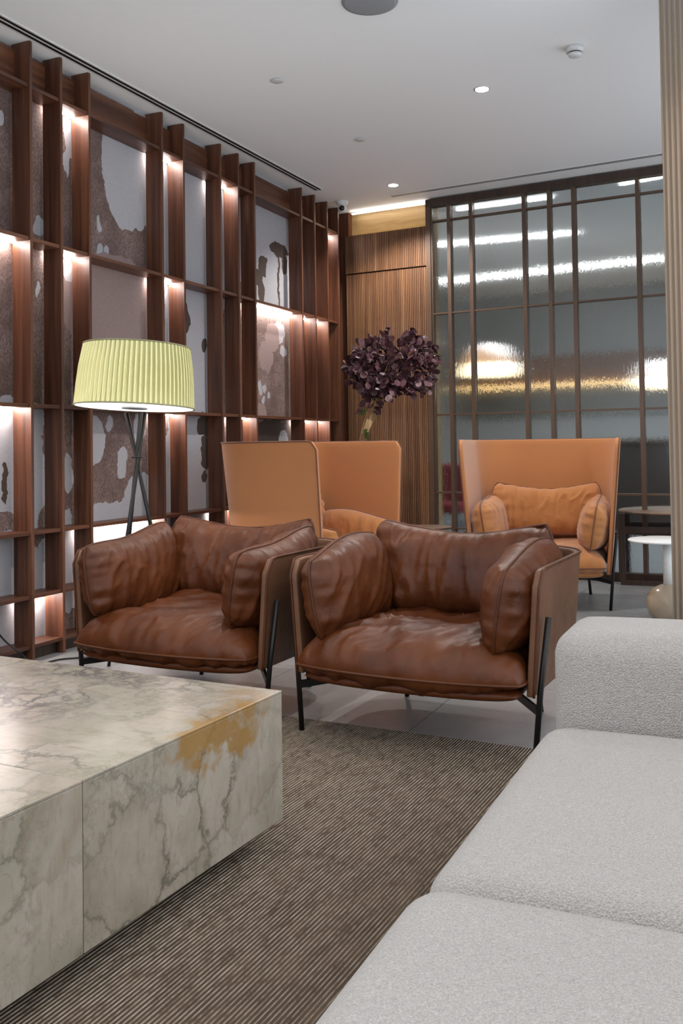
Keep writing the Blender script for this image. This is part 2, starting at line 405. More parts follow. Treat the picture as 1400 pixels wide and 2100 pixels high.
# wall to the left of the glazed partition, with the fluted walnut cladding
s0, s1 = -4.22, -3.30
def slab(mb, sa, sb, oa, ob, z0, z1):
    p = [bp(sa, oa, z0), bp(sb, oa, z0), bp(sb, ob, z0), bp(sa, ob, z0), bp(sa, oa, z1), bp(sb, oa, z1), bp(sb, ob, z1), bp(sa, ob, z1)]
    return mb.add(p, [(3, 2, 1, 0), (4, 5, 6, 7), (0, 1, 5, 4), (1, 2, 6, 5), (2, 3, 7, 6), (3, 0, 4, 7)])
wb = slab(MB(), s0, s1, 0.13, 0.25, 0, CEIL).build('wall_back', M['walnut_light']); tag(wb, kind='structure', label='back wall clad in fluted walnut')
def fluted(name, z0, z1, off):
    mb = MB(); slab(mb, s0+0.10, s1-0.005, off+0.012, 0.10, z0, z1)
    n = 46; wd = (s1-0.005-s0-0.10)/n
    for i in range(n):
        a = s0+0.10+i*wd; slab(mb, a+wd*0.14, a+wd*0.86, off, off+0.0125, z0, z1)
    o = mb.build(name, M['fluted'], wb); o['kind'] = 'stuff'; return o
fluted('fluted_panel', 2.705, 3.055, -0.012); fluted('fluted_door_panel', 0.0, 2.695, 0.0)
slab(MB(), s0, s0+0.10, 0.06, 0.13, 0.0, CEIL).build('corner_post', M['walnut'], wb)
slab(MB(), s0+0.12, s1-0.03, 0.045, 0.055, 3.056, 3.066).build('cove_light_strip', M['led_warm'], wb)
slab(MB(), s0+0.15, s1-0.0, 0.03, 0.05, CEIL-0.03, CEIL-0.02).build('cove_light_strip', emit('cove_white', (255, 250, 240), 9.0), wb)

# glazed partition
gl = thing('window_1', 'tall glazed partition of reeded glass with bronze mullions', None, kind='structure')
MUL = [-3.087, -2.883, -2.410, -2.194, -1.991, -1.480, -0.95, -0.45, -0.24, 0.30, 0.9]
RAILS = [3.085, 2.265, 1.375, 0.695, 0.385]
ZT, ZBOT = 3.215, 0.07
SE = 1.4
slab(MB(), s1, SE, -0.035, 0.05, ZT, 3.282).build('head_rail', M['walnut_dark'], gl)
slab(MB(), s1, SE, -0.03, 0.05, 0.0, ZBOT).build('sill_rail', M['walnut_dark'], gl)
slab(MB(), s1, s1+0.042, -0.035, 0.05, ZBOT, ZT).build('jamb', M['bronze'], gl)
slab(MB(), s1+0.042, s1+0.055, -0.02, 0.03, ZBOT, ZT).build('jamb', M['bronze'], gl)
edges = [s1+0.055]
for s in MUL:
    slab(MB(), s-0.0155, s+0.0155, -0.028, 0.04, ZBOT, ZT).build('mullion', M['bronze'], gl); edges += [s-0.0155, s+0.0155]
edges.append(SE)
zs = [ZT]+RAILS+[ZBOT]
for i in range(0, len(edges), 2):
    a, b = edges[i], edges[i+1]
    for z in RAILS: slab(MB(), a, b, -0.022, 0.03, z-0.007, z+0.007).build('glazing_bar', M['bronze'], gl)
    for j in range(len(zs)-1):
        zt = zs[j]-(0.007 if j else 0); zb = zs[j+1]+(0.007 if j < len(zs)-2 else 0)
        slab(MB(), a, b, 0.0, 0.006, zb, zt).build('pane', M['glass'], gl)

# the dining room behind the glass
def wall_far_mat():
    t = NT('far_wall_paint'); n = t.noise(t.coord(), 5, 3); return t.set(Base_Color=t.mix(n.outputs[0], srgb(150, 148, 144), srgb(162, 160, 155)), Roughness=0.8)
FO = 5.6
wf = slab(MB(), -6.0, 3.0, FO, FO+0.1, 0, CEIL).build('wall_far', wall_far_mat()); tag(wf, kind='structure', label='pale grey far wall of the room behind the glass')
for nm_, x0_, x1_, y0_, lb_ in (('wall_lightblock_left', -4.32, -4.2, 8.32, 'left wall added to keep outside light from the room behind the glass'), ('wall_lightblock_right', 1.6, 1.72, 7.6, 'right wall added to keep outside light from the room behind the glass')):
    tag(MB().box(x0_, x1_, y0_, 13.6, 0, CEIL).build(nm_, wf.data.materials[0]), kind='structure', label=lb_)  # side walls added to block world light and darken this room
slab(MB(), -6.0, 3.0, FO-0.05, FO-0.002, 1.95, 2.36).build('timber_band', plain('far_timber', (128, 88, 58), 0.6), wf)
slab(MB(), -6.0, 3.0, FO-0.05, FO-0.002, 1.50, 1.93).build('upper_panel', plain('far_panel', (112, 108, 100), 0.7), wf)
slab(MB(), -6.0, 3.0, FO-0.11, FO-0.055, 1.93, 1.955).build('light_shelf', emit('amber_strip', (255, 206, 130), 2.6), wf)
bc = slab(MB(), -2.9, 0.55, FO-1.5, FO-0.9, 0.0, 1.12).build('bar_counter', plain('counter_front', (44, 40, 38), 0.5)); tag(bc, 'dark bar counter seen through the reeded glass', 'counter')
slab(MB(), -2.95, 0.60, FO-1.55, FO-0.85, 1.121, 1.16).build('counter_top', plain('counter_stone', (92, 84, 78), 0.4), bc)
def strip(name, pa, pb, label):
    a = hz(*pa, CEIL-0.02); b = hz(*pb, CEIL-0.02)
    o = MB().bar(a, b, 0.035, 0.016).build(name, M['led_line']); tag(o, label, 'light', 'linear lights behind the glass'); return o
M['led_line'] = emit('linear_lamp', (255, 252, 246), 6.0)
strip('linear_ceiling_light', (940, 430), (1130, 405), 'short bright linear light near the top of the glass at its left')
strip('linear_ceiling_light', (1272, 378), (1420, 352), 'short bright linear light near the top of the glass beside the curtain')
strip('linear_ceiling_light', (850, 507), (1176, 478), 'linear light glowing across the second row of panes from the top')
strip('linear_ceiling_light', (840, 585), (1420, 524), 'longest and lowest linear light glowing through the upper panes')
for q_ in (-3.2, -1.4, 0.4): spot('dining_fill_spot', bp(q_, 2.4, CEIL-0.15), 175, 150, 0.6, (0.86, 0.94, 1.0), 0.1)  # unseen spots added to brighten the room behind the glass
M['amber'] = emit('amber_shade', (226, 150, 60), 0.75)
M['glow'] = emit('lamp_glow', (255, 226, 176), 2.2)
def pendant(u, v, d, label, k=1.0):
    P = dep(u, v, d); t = thing('pendant_lamp', label, 'lamp', (P.x, P.y, P.z), 0, 'pendant lamps behind the glass')
    MB().lathe([(0.05*k, .20*k), (.17*k, .16*k), (.24*k, .05*k), (.27*k, -.02*k)], 28).build('lamp_shade', M['amber'], t, True)
    MB().lathe([(0.27*k, -.025*k), (.33*k, -.10*k), (.30*k, -.15*k), (.05*k, -.17*k)], 28).build('diffuser', M['glow'], t, True)
    MB().tube([(0, 0, .2*k), (0, 0, CEIL-P.z-0.003)], 0.006, 6).build('cord', M['black'], t)
pendant(1003, 742, 10.2, 'amber domed pendant lamp glowing behind the third glass column')
pendant(1356, 770, 10.6, 'amber domed pendant lamp behind the glass beside the curtain', 0.9)
M['red'] = plain('red_cloth', (120, 34, 40), 0.8)
for k_, (sa, oo) in enumerate([(-4.05, 2.2)]):
    t = thing('dining_chair', 'dark red upholstered chair blurred behind the lower left panes', 'chair', bp(sa, oo, 0), ba)
    MB().box(-.25, .25, -.25, .25, .36, .47).build('seat', M['red'], t, bevel=0.03)
    MB().box(-.25, .25, .19, .26, .471, .90).build('backrest', M['red'], t, bevel=0.03)
    for a, b in ((-1, -1), (1, -1), (1, 1), (-1, 1)): MB().box(a*.21-.02, a*.21+.02, b*.2-.02, b*.2+.02, 0, .36).build('leg', M['black'], t)

# ------------------------------------------------------------------ bookshelf
bs = thing('bookshelf', 'floor to ceiling walnut shelving with lit cubbies against the mural', 'bookshelf', (0, 0, 0))
POSTS = [2.48, 2.96, 3.20, 3.918, 4.157, 4.398, 5.121, 5.369, 5.841, 6.091, 6.335, 7.136, 7.391, 7.644, 7.882]
PT = 0.020; GAP = 0.022; SB = XB+0.002
def shift_mesh(): pass
for y in POSTS:
    MB().box(XB+GAP, XF, y-PT, y, 0.0, CEIL-0.002).build('post', M['walnut'], bs, bevel=0.0012)
ROWS = [3.064, 2.243, 1.355, 0.680, 0.345, 0.085]
XS = XF-0.010
NB = len(POSTS)-1
B0 = 2                     # bay index offset: bay c0 of the photo is POSTS[2]..POSTS[3]
def bay(c): return POSTS[c+B0], POSTS[c+B0+1]-PT
for c in range(-B0, NB-B0):
    a, b = bay(c)
    for r, z in enumerate(ROWS):
        if r == 4 and c >= 3: continue
        MB().box(SB+0.002, XS, a+.0005, b-.0005, z-0.020, z).build('shelf', M['walnut_h'], bs, bevel=0.001)
    MB().box(SB+0.02, SB+0.038, a+.0005, b-.0005, ROWS[0]+.001, CEIL-0.035).build('frieze_board', M['walnut_h'], bs)
    MB().box(XF-0.06, XF-0.045, a+.0005, b-.0005, 0.0, ROWS[5]-0.021).build('toe_kick', M['walnut_dark'], bs)
LIT = {1: [2, 4, 6, 11], 2: [0, 2, 4, 8, 9, 10], 3: [0, 4, 7, 9, 10], 4: [3, 6, 9], 5: [1]}
for r, cs in LIT.items():
    z = ROWS[r-1]-0.020
    for c in cs:
        a, b = bay(c)
        MB().box(XB+0.030, XB+0.042, a+0.001, b-0.001, z-0.008, z-0.001).build('led_strip', M['led'], bs)

# ------------------------------------------------------------------ cushions and shells
def nz(x, y, z): return noise.noise(Vector((x, y, z)))
def pillow(w_, h_, tf, tb, nx=64, ny=48, k=0.08, pw=4.0, seed=0.0, puck=0.006, fold=0.006, outline=None, pf=26.0, lam=0.05, foldang=0.5, fs=7.0):
    """two puffed faces sewn along one seam; plane p,q ; n is the face normal. returns verts, faces, seam loop"""
    def sp(i, n):
        a = -1+2*i/n; return 0.45*a+0.55*sin(a*pi/2)
    V = []; Fc = []; idx = {}
    ca, sa = cos(foldang), sin(foldang)
    for side in (1, -1):
        for i in range(nx+1):
            for j in range(ny+1):
                s, t = sp(i, nx), sp(j, ny)
                edge = i in (0, nx) or j in (0, ny)
                if side == -1 and edge: idx[(-1, i, j)] = idx[(1, i, j)]; continue
                p = w_/2*s*(1-k*t**4); q = h_/2*t*(1-k*s**4)
                if outline: p, q = outline(s, t, p, q)
                prof = sqrt(max(0, (1-abs(s)**pw)*(1-abs(t)**pw)))
                T = tf if side == 1 else tb
                n = side*T*prof
                if not edge:
                    ds = (1-abs(s))*w_/2; dt = (1-abs(t))*h_/2
                    pk = nz(q*pf, side*3+seed+(4 if s > 0 else 0), p*3)*exp(-ds/lam)+nz(p*pf, side*3+seed+9+(4 if t > 0 else 0), q*3)*exp(-dt/lam)
                    a = p*ca+q*sa; b = -p*sa+q*ca
                    wx = nz(p*3+seed, q*3, side)*0.6
                    fd = nz(a*fs*0.45+wx+seed*2.3, b*fs*1.7+wx, side*2.0)
                    rid = (1-abs(fd)*2.6); rid = max(0, rid)**2
                    f2 = nz(a*fs*1.1+seed, b*fs*4.2+wx*2, side*5.0+seed); rid += 0.32*max(0, 1-abs(f2)*4)**2
                    soft = nz(p*2.7+seed*5, q*2.7, side*7.0)
                    n += side*(pk*puck*2.2+(rid-0.3)*fold*min(1, prof*1.4)+soft*fold*1.6*prof)
                idx[(side, i, j)] = len(V); V.append((p, q, n))
        for i in range(nx):
            for j in range(ny):
                q4 = (idx[(side, i, j)], idx[(side, i+1, j)], idx[(side, i+1, j+1)], idx[(side, i, j+1)])
                Fc.append(q4 if side == 1 else q4[::-1])
    loop = [(1, i, 0) for i in range(nx)]+[(1, nx, j) for j in range(ny)]+[(1, i, ny) for i in range(nx, 0, -1)]+[(1, 0, j) for j in range(ny, 0, -1)]
    return V, Fc, [idx[q] for q in loop]
def cushion(name, parent, pil, xf, mat, pmat, pr=0.0055, label=None):
    V, Fc, loop = pil
    W = [Vector(xf(*v)) for v in V]
    o = MB().add(W, Fc).build(name, mat, parent, True, fix=True)
    MB().tube([W[i] for i in loop], pr, 6, closed=True).build('piping', pmat, o, True)
    if label: o['label'] = label
    return o

def shell(name, parent, hw, yf, yb, rad, z0, z1, flare, mat, pmat, th=0.026, rc=0.05, dip=0.0, back_lean=0.0, pr=0.005, nz_=14, zc=None):
    """U shaped upholstered shell: left arm, back, right arm"""
    path = []
    n1 = 16
    for i in range(n1): path.append(((-hw, yf+(yb-rad-yf)*i/n1), (-1, 0)))
    for i in range(13):
        a = pi - (pi/2)*i/12; path.append(((-hw+rad+rad*cos(a), yb-rad+rad*sin(a)), (cos(a), sin(a))))
    for i in range(1, 14): path.append(((-hw+rad+(2*hw-2*rad)*i/14, yb), (0, 1)))
    for i in range(13):
        a = pi/2 - (pi/2)*i/12; path.append(((hw-rad+rad*cos(a), yb-rad+rad*sin(a)), (cos(a), sin(a))))
    for i in range(1, n1+1): path.append(((hw, yb-rad-(yb-rad-yf)*i/n1), (1, 0)))
    L = [0]
    for i in range(1, len(path)): L.append(L[-1]+(Vector(path[i][0])-Vector(path[i-1][0])).length)
    tot = L[-1]; N = len(path)
    def top(i):
        d = min(L[i], tot-L[i]); z = z1
        if d < rc: z = z1-rc+sqrt(max(0, rc*rc-(rc-d)**2))
        f = min(1, d/(tot*0.30)); return z-dip*(1-f*f*(3-2*f))
    V = []; Fc = []
    def pt(i, t, off):
        (x, y), (nx_, ny_) = path[i]; z = z0+(top(i)-z0)*t
        k = flare*((z-z0)/(z1-z0))
        bl = back_lean*((z-z0)/(z1-z0))*max(0, (y-yf)/(yb-yf))**2
        return (x+nx_*(off+k), y+ny_*(off+k*0.6)+bl, z)
    for off in (0.0, -th):
        for i in range(N):
            for j in range(nz_+1): V.append(pt(i, j/nz_, off))
    W = nz_+1; Bk = N*W
    for i in range(N-1):
        for j in range(nz_):
            a, b, c, d = i*W+j, (i+1)*W+j, (i+1)*W+j+1, i*W+j+1
            Fc.append((a, b, c, d)); Fc.append((Bk+d, Bk+c, Bk+b, Bk+a))
        Fc.append((i*W+nz_, (i+1)*W+nz_, Bk+(i+1)*W+nz_, Bk+i*W+nz_)); Fc.append((i*W, Bk+i*W, Bk+(i+1)*W, (i+1)*W))
    for i in (0, N-1):
        for j in range(nz_):
            q = (i*W+j, i*W+j+1, Bk+i*W+j+1, Bk+i*W+j); Fc.append(q if i == 0 else q[::-1])
    o = MB().add(V, Fc).build(name, mat, parent, True, fix=True)
    md = o.modifiers.new('bevel', 'BEVEL'); md.width = 0.006; md.segments = 2; md.limit_method = 'ANGLE'; md.angle_limit = radians(50)
    loop = [pt(0, j/nz_, 0.001) for j in range(0, nz_)]+[pt(i, 1, 0.001) for i in range(N)]+[pt(N-1, j/nz_, 0.001) for j in range(nz_-1, -1, -1)]
    MB().tube(loop, pr, 6).build('piping', pmat, o, True)
    return o

def rot2(a, b, ang): return a*cos(ang)-b*sin(ang), a*sin(ang)+b*cos(ang)

def lounge(name, label, loc, rz, mats, high=False, seed=0.0, group=None, fz=0.0, adz=0.0):
    body, cush, pipe = mats
    t = thing(name, label, 'armchair', loc, rz, group)
    fl_ = 0.030 if not high else 0.075
    z1 = 0.67 if not high else 1.14
    shell('shell', t, 0.462, -0.335, 0.43, 0.20 if not high else 0.22, 0.235, z1, fl_, body, pipe, dip=0.0 if not high else 0.0, rc=0.06 if not high else 0.05, back_lean=0.03 if not high else 0.05, nz_=14 if not high else 22)
    # seat platform and cushion
    def sout(s, tt, p, q):
        k = max(0.0, (-q-0.20)/0.25); k = min(1, k)
        hw = 0.425+0.058*(k*k*(3-2*k))
        p = s*hw*(1-0.10*max(0, -tt)**6 - 0.03*max(0, tt)**6)
        q = q-0.045*max(0, -tt)**2*(1-s*s)
        return p, q
    pl = pillow(0.97, 0.80, 0.15, 0.060, 100, 84, 0.03, 5.0, seed+1, 0.010 if not high else 0.006, 0.019 if not high else 0.006, sout, foldang=0.75, pf=22, lam=0.07, fs=6)
    def sx(p, q, n):
        sag = -0.030*max(0, n/0.15)*exp(-((p/0.28)**2+((q-0.05)/0.25)**2))
        return (p, q-0.015, 0.285+n+sag)
    cushion('seat_cushion', t, pl, sx, cush, pipe)
    pb = pillow(0.93, 0.76, 0.03, 0.03, 40, 30, 0.02, 9.0, seed+2, 0, 0, lambda s, tt, p, q: (lambda a: (a[0]*0.965, a[1]))(sout(s, tt, p, q)))
    MB().add([(p, q-0.005, 0.238+n) for p, q, n in pb[0]], pb[1]).build('seat_base', cush, t, True, fix=True)
    # arm cushions
    for sd in (-1, 1):
        def aout(s, tt, p, q):
            return p, q+0.03*s*max(0, tt)+0.012*sin(s*3+seed)
        pa = pillow(0.63, 0.345, 0.105, 0.105, 70, 50, 0.08, 3.2, seed+3+sd, 0.010, 0.010, aout, pf=30, lam=0.055, foldang=1.2)
        def ax(p, q, n, sd=sd):
            x, z = rot2(-n, q, -radians(9)); return (sd*(0.362+x), -0.085+p, 0.552+adz+z)
        cushion('arm_cushion', t, pa, ax, cush, pipe)
    # back cushion
    def bout(s, tt, p, q):
        up = max(0, tt+0.2)/1.2
        return p*(1+0.05*up), q+0.060*up*(s*s-0.25)-0.015*(1-s*s)*up
    pk = pillow(0.77, 0.37, 0.10, 0.09, 90, 56, 0.12, 3.2, seed+8, 0.013, 0.013, bout, pf=22, lam=0.085, foldang=1.45, fs=7)
    zb = 0.575 if not high else 0.62
    def bx(p, q, n):
        y, z = rot2(-n, q, -radians(14)); y = -n*cos(radians(14))+q*sin(radians(14)); z = q*cos(radians(14))+n*sin(radians(14))
        return (p, 0.285+y-0.10*(p/0.38)**2*0.7, zb+z)
    cushion('back_cushion', t, pk, bx, cush, pipe)
    # steel legs and cross frame
    for sd in (-1, 1):
        MB().tube([(sd*0.458, -0.315, fz), (sd*0.478, -0.305, 0.25), (sd*0.507, -0.29, 0.505)], 0.0105, 10).build('leg', M['black'], t, True)
        MB().tube([(sd*0.30, 0.35, 0.0), (sd*0.285, 0.335, 0.205)], 0.0105, 10).build('leg', M['black'], t, True)
        MB().bar((sd*0.468, -0.308, 0.185), (sd*0.28, -0.05, 0.192), 0.012, 0.028).bar((sd*0.28, -0.05, 0.192), (sd*0.285, 0.335, 0.192), 0.012, 0.024).build('brace', M['black'], t)
    MB().bar((-0.29, 0.335, 0.192), (0.29, 0.335, 0.192), 0.012, 0.024).build('cross_bar', M['black'], t)
    return t
LEA = (M['shell'], M['leather'], M['leather_pipe']); TAN = (M['tan'], M['tan_pillow'], M['tan_pipe'])
def at_foot(foot, local, rz):
    x, y = rot2(local[0], local[1], rz); return (foot[0]-x, foot[1]-y, 0)
rzA = radians(-2.6)
lounge('leather_armchair', 'brown leather armchair with puffy cushions, nearest the cream sofa', at_foot((-1.676, 3.309), (-.458, -.315), rzA), rzA, LEA, False, 1.3, 'brown leather armchairs', 0.0125)
rzB = radians(-2.0)
lounge('leather_armchair', 'brown leather armchair in front of the floor lamp, beside the bookshelf', at_foot((-2.564, 3.983), (-.30, .35), rzB), rzB, LEA, False, 5.1, 'brown leather armchairs', 0.0125)
rzC = radians(7)
lounge('high_back_chair', 'tan fabric high back chair facing forward before the glazed partition', at_foot((-0.987, 6.475), (.458, -.315), rzC), rzC, TAN, True, 9.7, 'tan high back chairs')
# second high back chair is seen from its side, facing right
rzD = radians(90-7.5)
nf = dep(648, 915, 5.6); fx, fy = rot2(-0.53, -0.335, rzD)
lounge('high_back_chair', 'tan fabric high back chair turned sideways, showing its outer wing', (nf.x-fx, nf.y-fy, 0), rzD, TAN, True, 13.3, 'tan high back chairs', 0.0, -0.07)

# ------------------------------------------------------------------ marble coffee table
ta = radians(-3.27)
tb_ = thing('coffee_table', 'low block coffee table clad in veined marble slabs on the rug', 'table', (-1.2507, 2.3478, 0.0125), ta)
TH, TBZ, TS = 0.417, 0.066, 0.022; TWD, TLN = 1.75, 2.3; SEAM = 0.783
gd = [((0.0, -0.30, 0.385), (0.05, 0.25, 0.075), 0.85), ((-0.05, -0.16, 0.430), (0.07, 0.22, 0.05), 0.4)]
vi = [((-0.75, -0.42, 0.417), (0.50, 0.30, 0.06)), ((-0.6, -0.05, 0.417), (0.4, 0.12, 0.06))]
mA = marble_mat('marble_gold_vein', 1.0, gd, vi); mB = marble_mat('marble_green_vein', 2.7, None, [((-0.75, -1.3, 0.417), (0.5, 0.2, 0.05))])
g = 0.0012
for (ya, yb_, mt) in ((-SEAM+g, 0.0, mA), (-TLN, -SEAM-g, mB)):
    MB().box(-TWD, 0.0005, ya, yb_, TH-0.007, TH).build('top_slab', mt, tb_, bevel=0.0015)
    MB().box(-TS, 0.0, ya, yb_, TBZ, TH-0.0073).build('side_slab', mt, tb_, bevel=0.0015)
    MB().box(-TWD, -TWD+TS, ya, yb_, TBZ, TH-0.0073).build('side_slab', mt, tb_, bevel=0.0015)
MB().box(-TWD+TS+.001, -TS-.001, -TS, 0, TBZ, TH-0.0073).build('end_slab', mA, tb_, bevel=0.0015)
MB().box(-TWD+TS+.001, -TS-.001, -TLN, -TLN+TS, TBZ, TH-0.0073).build('end_slab', mB, tb_, bevel=0.0015)
MB().box(-TWD+0.14, -0.14, -TLN+0.14, -0.14, 0.0, TBZ+0.05).build('plinth', plain('plinth_dark', (34, 30, 28), 0.7), tb_)

# ------------------------------------------------------------------ rug
RX0, RX1, RY0, RY1 = -1.6, 1.60, -3.95, 0.0
rg = thing('area_rug', 'brown rug with fine pale cord stripes under the coffee table', 'rug', (-1.31, 3.44, 0), radians(-2.5))
MB().box(RX0, RX1, RY0, RY1, 0.0005, 0.0095).build('pile', M['rug'], rg)
mb = MB(); x = RX0+0.01
while x < RX1-0.01:
    L = 26; vv = []; ff = []; wd = 0.0016
    for i in range(L+1):
        y = RY0+0.002+(RY1-RY0-0.004)*i/L; xx = x+0.0012*nz(x*40, y*3, 0)
        vv += [(xx-wd, y, 0.0094), (xx, y, 0.0122), (xx+wd, y, 0.0094)]
    for i in range(L): ff += [(3*i, 3*i+1, 3*i+4, 3*i+3), (3*i+1, 3*i+2, 3*i+5, 3*i+4)]
    mb.add(vv, ff); x += 0.0108
co = mb.build('cord_stripes', M['cord'], rg); co['kind'] = 'stuff'

# ------------------------------------------------------------------ sofa
def rbox(sx, sy, sz, r, crown=0.0, n=18, sagf=None):
    def sp(i): a = -1+2*i/n; return 0.35*a+0.65*sin(a*pi/2)
    V = []; Fc = []; key = {}
    def put(p):
        kx = tuple(round(c, 6) for c in p)
        if kx in key: return key[kx]
        q = Vector((p[0]*sx, p[1]*sy, p[2]*sz)); inn = Vector((max(-sx+r, min(sx-r, q.x)), max(-sy+r, min(sy-r, q.y)), max(-sz+r, min(sz-r, q.z))))
        d = q-inn; o = inn+d.normalized()*r if d.length > 1e-9 else q
        if p[2] > 0: o.z += crown*max(0, 1-abs(p[0])**2.5)*max(0, 1-abs(p[1])**2.5)*p[2]
        key[kx] = len(V); V.append(tuple(o)); return key[kx]
    for ax in range(3):
        for sg in (-1, 1):
            for i in range(n):
                for j in range(n):
                    def P(a, b):
                        c = [0, 0, 0]; c[ax] = sg; c[(ax+1) % 3] = sp(a); c[(ax+2) % 3] = sp(b); return tuple(c)
                    q = (put(P(i, j)), put(P(i+1, j)), put(P(i+1, j+1)), put(P(i, j+1))); Fc.append(q if sg == 1 else q[::-1])
    return V, Fc
so = thing('sofa', 'cream boucle sofa with low rounded arm and deep seat cushions', 'sofa', (0, 0, 0.0))
def sofa_part(name, x0, x1, y0, y1, z0, z1, r, crown=0.0):
    V, Fc = rbox((x1-x0)/2, (y1-y0)/2, (z1-z0)/2, r, crown, 22)
    c = Vector(((x0+x1)/2, (y0+y1)/2, (z0+z1)/2))
    return MB().add([Vector(v)+c for v in V], Fc).build(name, M['boucle'], so, True)
SX0 = -0.545
sofa_part('seat_cushion', SX0, 0.42, 0.50, 1.462, 0.10, 0.418, 0.075, 0.022)
sofa_part('seat_cushion', SX0, 0.42, 1.468, 2.43, 0.10, 0.405, 0.075, 0.018)
sofa_part('seat_cushion', SX0, 0.42, -0.47, 0.494, 0.10, 0.418, 0.075, 0.022)
sofa_part('armrest', SX0+0.02, 0.70, 2.435, 2.74, 0.08, 0.625, 0.07, 0.012)
sofa_part('backrest', 0.43, 0.70, -0.47, 2.43, 0.08, 0.72, 0.09, 0.0)
for x, y in ((SX0+.10, 2.60), (SX0+.10, 0.0), (0.6, 2.6), (0.6, 0.0)):
    MB().lathe([(0.018, 0.0125), (0.022, 0.12)], 12, (x, y, 0)).build('leg', M['black'], so, True)

# ------------------------------------------------------------------ curtain
cu = thing('curtain', 'taupe pleated curtain hanging from ceiling at right edge', 'curtain', (0, 0, 0))
c0 = dep(1371, 800, 4.35); mb = MB(); N = 330; VV = []; zz = [0.01, 0.8, 1.6, 2.4, CEIL-0.003]
for j, z in enumerate(zz):
    for i in range(N+1):
        d = i/N*0.95; am = 0.0075
        ph = 2*pi*d/0.0235+0.5*sin(d*23)
        VV.append((c0.x-0.002+d+0.0015*sin(ph*2), c0.y+am*sin(ph)+0.01*sin(d*9), z))
FF = [(j*(N+1)+i, j*(N+1)+i+1, (j+1)*(N+1)+i+1, (j+1)*(N+1)+i) for j in range(len(zz)-1) for i in range(N)]
cuo = mb.add(VV, FF).build('drape', M['curtain'], cu, True)
sm = cuo.modifiers.new('thick', 'SOLIDIFY'); sm.thickness = 0.004
MB().bar((c0.x, c0.y, CEIL-0.006), (c0.x+0.95, c0.y, CEIL-0.006), 0.03, 0.01).build('curtain_track', M['white_plastic'], cu)

# ------------------------------------------------------------------ floor lamp
lc = dep(279, 838, 4.95); LX, LY = lc.x, lc.y; ZB, ZTOP = 1.325, 1.640
lm = thing('floor_lamp', 'tripod floor lamp with pleated pale green drum shade', 'lamp', (LX, LY, 0))
def shade_mat(name, c1, c2, k):
    t = NT(name); n = t.noise(t.coord('Object', (1, 1, 0.2)), 60, 3)
    tr = t.node('BsdfTranslucent'); df = t.node('BsdfDiffuse'); mx = t.node('MixShader'); mx.inputs[0].default_value = k
    c = t.mix(n.outputs[0], srgb(*c1), srgb(*c2))
    t.link(c, tr.inputs[0]); t.link(c, df.inputs[0]); t.link(tr.outputs[0], mx.inputs[1]); t.link(df.outputs[0], mx.inputs[2])
    t.link(mx.outputs[0], t.out.inputs['Surface']); return t.m
NP = 72; K = 4; VV = []; FF = []; n = NP*K
for j, (r, z) in enumerate([(0.305, ZB), (0.297, ZB+.10), (0.288, ZB+.2), (0.272, ZTOP)]):
    for i in range(n):
        a = 2*pi*i/n; f = (i % K)/K
        rr = r+0.0055*(1 if f < 0.45 else -1)*(0.55 if j in (0, 3) else 1)+0.002*nz(i//K*1.7, 0.3, 0)
        VV.append((rr*cos(a), rr*sin(a), z))
for j in range(3):
    for i in range(n): FF.append((j*n+i, j*n+(i+1) % n, (j+1)*n+(i+1) % n, (j+1)*n+i))
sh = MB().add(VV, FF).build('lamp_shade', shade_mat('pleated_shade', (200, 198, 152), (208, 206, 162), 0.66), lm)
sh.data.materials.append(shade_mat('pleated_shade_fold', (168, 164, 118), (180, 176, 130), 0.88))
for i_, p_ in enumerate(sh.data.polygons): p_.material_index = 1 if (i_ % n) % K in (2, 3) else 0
M['shade_trim'] = plain('shade_trim', (150, 146, 110), 0.8)
for r, z in ((0.307, ZB), (0.274, ZTOP)):
    MB().tube([(r*cos(2*pi*i/72), r*sin(2*pi*i/72), z) for i in range(72)], 0.0045, 6, True).build('shade_rim', M['shade_trim'], lm, True)
M['diffuser'] = emit('lamp_diffuser', (255, 252, 244), 2.0)
MB().lathe([(0.302, ZB-0.002), (0.302, ZB+0.002)], 64).build('diffuser', M['diffuser'], lm)
MB().lathe([(0.066, ZB-0.010), (0.066, ZB-0.0025)], 32).build('mount_plate', M['grey_plastic'], lm, True)
TILT = Matrix.Translation((0, 0, ZB+.15)) @ Matrix.Rotation(radians(-2.0), 4, Rt) @ Matrix.Rotation(radians(-2.6), 4, -Fw) @ Matrix.Translation((0, 0, -ZB-.15))
for o_ in lm.children:
    if o_.name.split('.')[0] in ('lamp_shade', 'shade_rim', 'diffuser', 'mount_plate'): o_.data.transform(TILT)
LO = Vector((LX, LY, 0))
for (fu, fv), (tu, tv), dd in (((223, 1366), (297, 846), 0.03), ((367, 1345), (259, 846), 0.0), ((243, 1332), (289, 846), -0.04)):
    a = hz(fu, fv, 0)-LO; a.z = 0; b = dep(tu, tv, 4.95+dd)-LO
    MB().tube([a, b], [0.0085, 0.0115], 10).build('leg', M['black'], lm, True)
cc_ = dep(281, 938, 4.93)-LO
MB().tube([cc_+Vector((0.027*cos(2*pi*i/20), 0.027*sin(2*pi*i/20), 0)) for i in range(20)], 0.0035, 6, True).build('collar', M['black'], lm, True)
pl_ = bpy.data.lights.new('lamp_bulb', 'POINT'); pl_.energy = 4.2; pl_.color = (1, 0.95, 0.86); pl_.shadow_soft_size = 0.06
po = bpy.data.objects.new('lamp_bulb', pl_); COL.objects.link(po); po.parent = lm; po.location = (0, 0, ZB+0.17)

